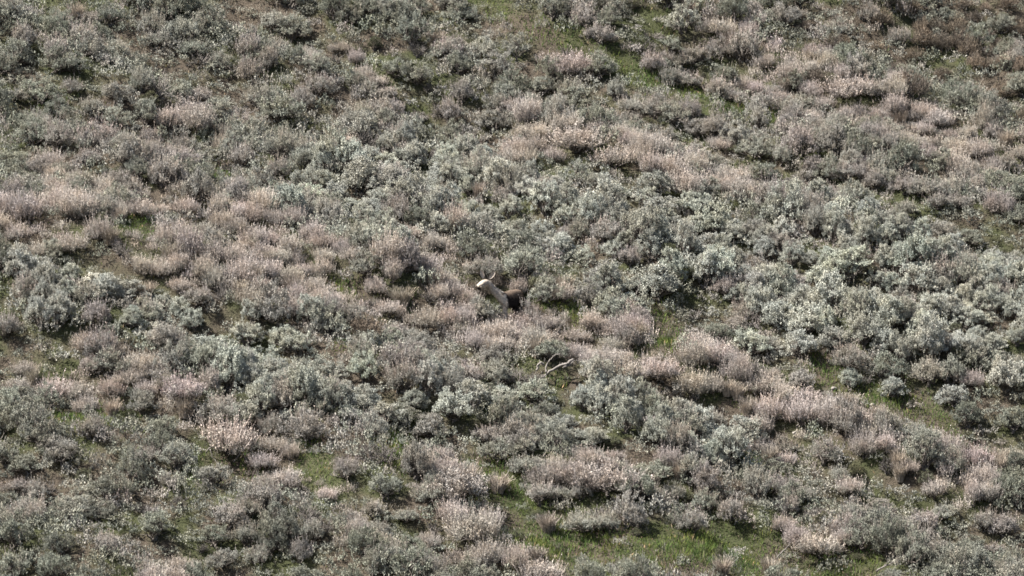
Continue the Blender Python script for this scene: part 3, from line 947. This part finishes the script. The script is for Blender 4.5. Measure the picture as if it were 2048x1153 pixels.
def deer():
    x0, y0, z0 = [float(a) for a in at(1018, 650)]
    base = np.array([x0, y0, z0])
    e = thing("deer", base.tolist(), "pale-faced deer with brown back and shade-painted flank, head raised, half hidden in brush", "deer")
    L = lambda u, v, dy=0.0: world_at(u, v, y0 + dy) - base
    gnd = lambda u, dy: float(slope_z((u - W / 2) * K * (DIST + y0 + dy), y0 + dy)) - z0
    V, R, E = [], [], []
    def pt(p, r, prev=None, r2=None):
        V.append(p); R.append((r, r2 or r))
        if prev is not None:
            E.append((prev, len(V) - 1))
        return len(V) - 1
    pel = pt(L(1037, 585, .44), .15, None, .16)
    mid = pt(L(1029, 592, .22), .155, pel, .17)
    sho = pt(L(1021, 605, .0), .185, mid, .205)
    nb = pt(L(1004, 595, -.07), .12, sho, .14)
    nm = pt(L(994, 587, -.11), .095, nb, .108)
    nt_ = pt(L(983, 576, -.14), .076, nm, .086)
    sk = pt(L(972, 565, -.17), .112, nt_, .122)
    fa = pt(L(964, 570, -.27), .095, sk, .098)
    pt(L(954, 576, -.36), .058, fa, .056)
    tl = pt(L(1042, 582, .57), .045, pel)
    pt(L(1044, 589, .61), .022, tl)
    def leg(top, joints, root, r):
        prev = root
        for (u, v, dy), rad in zip(joints, r):
            p = L(u, v, dy) if v is not None else np.array([L(u, 600, dy)[0], L(u, 600, dy)[1], gnd(u, dy) + 0.03])
            prev = pt(p, rad, prev)
    leg(0, [(1010, 613, -.08), (1009, 622, -.08), (1013, 634, -.09), (1012, 643, -.09), (1010, None, -.11)], sho, [.075, .055, .032, .024, .028])
    leg(0, [(1029, 613, .04), (1029, 621, .04), (1031, 631, .03), (1031, 640, .03), (1029, None, .01)], sho, [.085, .055, .032, .024, .028])
    leg(0, [(1034, 597, .34), (1031, 606, .28), (1036, 614, .37), (1034, 622, .35), (1033, None, .33)], pel, [.09, .06, .034, .024, .028])
    leg(0, [(1044, 596, .48), (1042, 604, .43), (1047, 611, .52), (1045, 618, .50), (1044, None, .48)], pel, [.09, .06, .034, .024, .028])
    me = bpy.data.meshes.new("deer_skeleton")
    me.from_pydata([tuple(v) for v in V], E, [])
    tmp = bpy.data.objects.new("deer_skeleton", me)
    C.objects.link(tmp)
    sm = tmp.modifiers.new("skin", 'SKIN')
    if not me.skin_vertices:
        me.attributes.new("skin_vertices", 'FLOAT', 'POINT')
    for i, sv in enumerate(me.skin_vertices[0].data):
        sv.radius = R[i]
        sv.use_root = (i == 0)
    sb = tmp.modifiers.new("smooth", 'SUBSURF'); sb.levels = 2; sb.render_levels = 2
    bpy.context.view_layer.update()
    dg = bpy.context.evaluated_depsgraph_get()
    baked = bpy.data.meshes.new_from_object(tmp.evaluated_get(dg))
    bpy.data.objects.remove(tmp)
    co = np.empty(len(baked.vertices) * 3, np.float32); baked.vertices.foreach_get("co", co)
    co = co.reshape(-1, 3).astype(float)
    rng = np.random.default_rng(8)
    wp = co + base
    u, v = to_px(wp[:, 0], wp[:, 1], wp[:, 2])
    u = u + rng.normal(0, 1.1, len(u)) + 1.2 * np.sin(v * 0.9); v = v + rng.normal(0, 1.1, len(v)) + 1.2 * np.sin(u * 0.8)
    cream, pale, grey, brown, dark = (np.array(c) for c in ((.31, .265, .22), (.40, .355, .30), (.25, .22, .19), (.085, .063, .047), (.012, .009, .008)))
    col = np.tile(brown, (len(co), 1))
    col[(v > 593 + np.abs(u - 1022) * 0.12) & (u > 1008)] = dark          # shade painted into the coat colour: flank, belly and inner legs
    neck = (u < 1006)
    col[neck] = grey
    col[neck & (np.sin(u * 0.9 + v * 0.5) + np.sin(v * 1.3 - u * 0.4) + rng.normal(0, 0.7, len(u)) > 0.3)] = pale * 0.85
    col[(u < 1003) & (v > 582 + (u - 985) * 0.6) & (u > 984)] = pale   # throat
    col[(u < 983) & (v < 578)] = cream
    col[(u < 959.5) & (v > 572)] = np.array((.03, .023, .02))                     # nose
    col[(u > 968) & (u < 980) & (v < 559.5)] = np.array((.12, .092, .07))  # crown of the head
    col[(v > 592) & (u < 1014 + np.maximum(v - 612, 0) * 0.25)] = pale                              # chest and near foreleg
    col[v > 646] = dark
    col *= np.clip(1 + rng.normal(0, 0.12, (len(col), 1)), 0.6, 1.4)
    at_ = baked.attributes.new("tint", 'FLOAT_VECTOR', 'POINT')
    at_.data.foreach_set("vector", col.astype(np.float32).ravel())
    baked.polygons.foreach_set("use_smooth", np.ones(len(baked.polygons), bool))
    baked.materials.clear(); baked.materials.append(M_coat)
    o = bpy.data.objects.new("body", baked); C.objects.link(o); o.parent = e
    # coarse coat hair lying back along the body
    nv = np.empty(len(baked.vertices) * 3, np.float32); baked.vertices.foreach_get("normal", nv)
    nv = nv.reshape(-1, 3).astype(float)
    pick = rng.integers(0, len(co), 2600)
    lay = unit(nv[pick] * 0.45 + np.array([0.6, 0.35, -0.55]) + rng.normal(size=(2600, 3)) * 0.35)
    m = MB()
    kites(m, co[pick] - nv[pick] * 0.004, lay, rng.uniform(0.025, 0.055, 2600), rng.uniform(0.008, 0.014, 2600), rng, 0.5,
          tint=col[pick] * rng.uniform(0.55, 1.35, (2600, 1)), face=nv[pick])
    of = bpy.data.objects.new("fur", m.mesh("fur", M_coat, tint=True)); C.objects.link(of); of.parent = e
    of["kind"] = "stuff"
    # ears: cupped leaf shapes
    for (bu, bv, bd), (tu, tv, td) in (((978, 558, -.17), (988, 546, -.16)), ((967, 557, -.20), (962, 543, -.20))):
        b0, t0 = L(bu, bv, bd), L(tu, tv, td)
        ax = t0 - b0; ln = np.linalg.norm(ax); ax = ax / ln
        sd = unit(np.cross(ax, [0.2, -1, 0.3])) * 1.25; nr = np.cross(sd, ax)
        vs, qs = [], []
        for i, (t, w, c) in enumerate(((0, .016, .01), (.25, .034, .02), (.55, .040, .022), (.8, .026, .012), (1, .004, 0))):
            for k in range(5):
                f = (k - 2) / 2
                vs.append(b0 + ax * ln * t * 1.2 + sd * f * w + nr * c * (f * f - 0.6))
        for i in range(4):
            for k in range(4):
                qs.append([i * 5 + k, i * 5 + k + 1, i * 5 + 6 + k, i * 5 + 5 + k])
        n0 = len(vs)
        vs = np.array(vs); back = vs - nr * 0.007
        qs2 = [[a + n0 for a in q[::-1]] for q in qs]
        m = MB(); m.add(np.concatenate([vs, back]), qs + qs2, tint=(.42, .36, .30))
        oe = bpy.data.objects.new("ear", m.mesh("ear", M_coat, True, tint=True)); C.objects.link(oe); oe.parent = e
    import bmesh
    for (eu, ev, ed) in ((966, 564, -.265),):
        bm = bmesh.new(); bmesh.ops.create_icosphere(bm, subdivisions=2, radius=0.013)
        m = MB(); m.add(np.array([w.co[:] for w in bm.verts]) + L(eu, ev, ed), None, [[q.index for q in f.verts] for f in bm.faces], tint=(.012, .009, .008))
        bm.free()
        oe = bpy.data.objects.new("eye", m.mesh("eye", M_coat, True, tint=True)); C.objects.link(oe); oe.parent = e
deer()

def dead_limb(name, foot, limbs, label, mat, dy=None, cat="dead branch"):
    lie = 0.35 if dy is None else 0.0                # how far the limb lies down along the slope
    dy = -0.05 if dy is None else dy
    rng = np.random.default_rng(int(foot[0]))
    x0, y0, z0 = [float(a) for a in at(*foot)]
    base = np.array([x0, y0, z0])
    e = thing(name, base.tolist(), label, cat)
    for pts, r0, r1 in limbs:
        m = MB()
        P = np.array([world_at(a, b, y0 + dy + rng.normal() * 0.04 + lie * (float(at(a, b + 14)[1]) - y0)) - base for a, b in pts])
        P = np.concatenate([np.linspace(P[i], P[i + 1], 5)[:-1] for i in range(len(P) - 1)] + [P[-1:]])
        P += rng.normal(size=P.shape) * 0.008
        tube(m, P, np.linspace(r0, r1, len(P)), 8, rough=0.13, rng=rng)
        part("limb", m, mat, e)
        for _ in range(3):                          # broken side twigs
            i = rng.integers(1, len(P) - 1)
            tip = P[i] + np.array([rng.normal() * 0.06, rng.normal() * 0.06, abs(rng.normal()) * 0.07 + 0.02])
            m = MB()
            tube(m, bend(P[i], tip, 4, 0.008, rng), np.linspace(r1 * 0.4 + 0.002, 0.003, 4), 5)
            part("twig", m, mat, e)

dead_limb("dead_limb", (1108, 768), [
    ([(1084, 758), (1100, 743), (1116, 735), (1132, 728), (1147, 719)], 0.024, 0.038),
    ([(1091, 746), (1093, 732), (1100, 720), (1110, 712)], 0.020, 0.013),
    ([(1126, 736), (1140, 730), (1150, 722), (1158, 726)], 0.022, 0.012),
    ([(1106, 712), (1120, 709), (1130, 716)], 0.016, 0.010),
    ([(1088, 752), (1076, 763), (1066, 776)], 0.020, 0.010)],
    "forked bleached dead limb lying below the pale deer", M_grey_wood)
dead_limb("dead_limb", (1082, 748), [([(1074, 742), (1076, 730), (1082, 726), (1090, 729)], 0.026, 0.02)],
          "short pale knotted stick beside the forked dead limb", M_pale_wood)
dead_limb("dead_limb", (1562, 1120), [([(1552, 1118), (1566, 1104), (1580, 1090)], 0.018, 0.010)],
          "thin pale stick jutting over grass near the bottom edge", M_grey_wood)
dead_limb("dead_limb", (1768, 1150), [([(1752, 1142), (1774, 1130), (1800, 1118)], 0.022, 0.012), ([(1770, 1132), (1776, 1122)], 0.012, 0.006)],
          "pale crooked dead branch at the bottom edge, right of the grass", M_grey_wood)
dead_limb("dead_limb", (430, 925), [([(412, 905), (425, 890), (442, 882)], 0.016, 0.010), ([(420, 898), (425, 915), (438, 930)], 0.012, 0.008)],
          "curved bare branch under the bush above the left grass", M_grey_wood)
dead_limb("dead_limb", (475, 930), [([(466, 926), (476, 914), (482, 900)], 0.018, 0.010)],
          "short upright pale stick beside the curved bare branch", M_grey_wood)
dead_limb("dead_limb", (670, 950), [([(666, 948), (674, 930), (682, 916)], 0.015, 0.010)],
          "slim pale stick leaning right of the small green clearing", M_grey_wood)
dead_limb("dead_limb", (1870, 760), [([(1856, 754), (1872, 749), (1890, 745)], 0.020, 0.014), ([(1858, 750), (1870, 742), (1886, 747)], 0.012, 0.010)],
          "pale bent dead branch among the sage, right of the white stone", M_pale_wood)
dead_limb("dead_limb", (1360, 600), [([(1354, 584), (1362, 570), (1369, 560)], 0.010, 0.006)],
          "thin straight twig leaning out of the domed silver sagebrush", M_grey_wood)
dead_limb("dead_limb", (1278, 600), [([(1268, 594), (1276, 580), (1281, 566), (1280, 560)], 0.013, 0.008), ([(1276, 580), (1290, 578)], 0.008, 0.005)],
          "bare forked stem at the domed silver sagebrush's left foot", M_grey_wood)
dead_limb("dead_limb", (495, 240), [([(478, 240), (492, 228), (508, 224), (520, 214)], 0.018, 0.010), ([(480, 222), (490, 216), (500, 214)], 0.010, 0.006)],
          "arched bare grey branch right of the tall tan clump", M_grey_wood)
dead_limb("dead_limb", (920, 592), [([(916, 588), (926, 572), (934, 562)], 0.014, 0.008)],
          "slim bare stick left of the pale deer", M_grey_wood)

dead_limb("dead_limb", (950, 600), [([(960, 566), (954, 564), (950, 575), (946, 590), (945, 600)], 0.010, 0.007)],
          "thin arched bare twig under the pale deer's chin", M_grey_wood, -0.3)
dead_limb("dead_limb", (1046, 606), [([(1034, 596), (1040, 586), (1046, 574)], 0.010, 0.006)],
          "thin bare twig rising behind the pale deer's back", M_grey_wood, 0.1)
dead_limb("dead_limb", (1058, 640), [([(1059, 640), (1060, 612), (1058, 586)], 0.009, 0.006)],
          "upright bare twig just right of the pale deer", M_grey_wood, 0.0)

def stone(u, v, r, label, seed):
    rng = np.random.default_rng(seed)
    x0, y0, z0 = [float(a) for a in at(u, v)]
    m = MB()
    import bmesh
    bm = bmesh.new()
    bmesh.ops.create_icosphere(bm, subdivisions=3, radius=r)
    co = np.array([w.co[:] for w in bm.verts])
    for _ in range(9):                              # flatten by random facets
        n = unit(rng.normal(size=3)); lim = r * rng.uniform(0.55, 0.85)
        s = co @ n
        co = co - np.outer(np.maximum(s - lim, 0) * 0.9, n)
    co = co * np.array([1.15, 0.9, 0.85]) + rng.normal(size=co.shape) * r * 0.015
    tr = np.array([[q.index for q in f.verts] for f in bm.faces])
    bm.free()
    m.add(co, None, tr)
    o = bpy.data.objects.new("stone", m.mesh("stone", M_stone))
    C.objects.link(o)
    o.location = (x0, y0, z0 + r * 0.45)
    o["label"] = label; o["category"] = "stone"
stone(1668, 780, 0.065, "small angular white stone in a green gap below the sage", 3)
stone(1588, 868, 0.05, "small pale rock between grey bushes, left of the tan band", 4)
stone(1745, 812, 0.06, "flat grey rock at the edge of the right-hand green clearing", 6)

print("plants:", {k: sum(1 for p in single if p['kind'] == k) for k in NAME}, "mass", len(mass), "objects", len(bpy.data.objects))
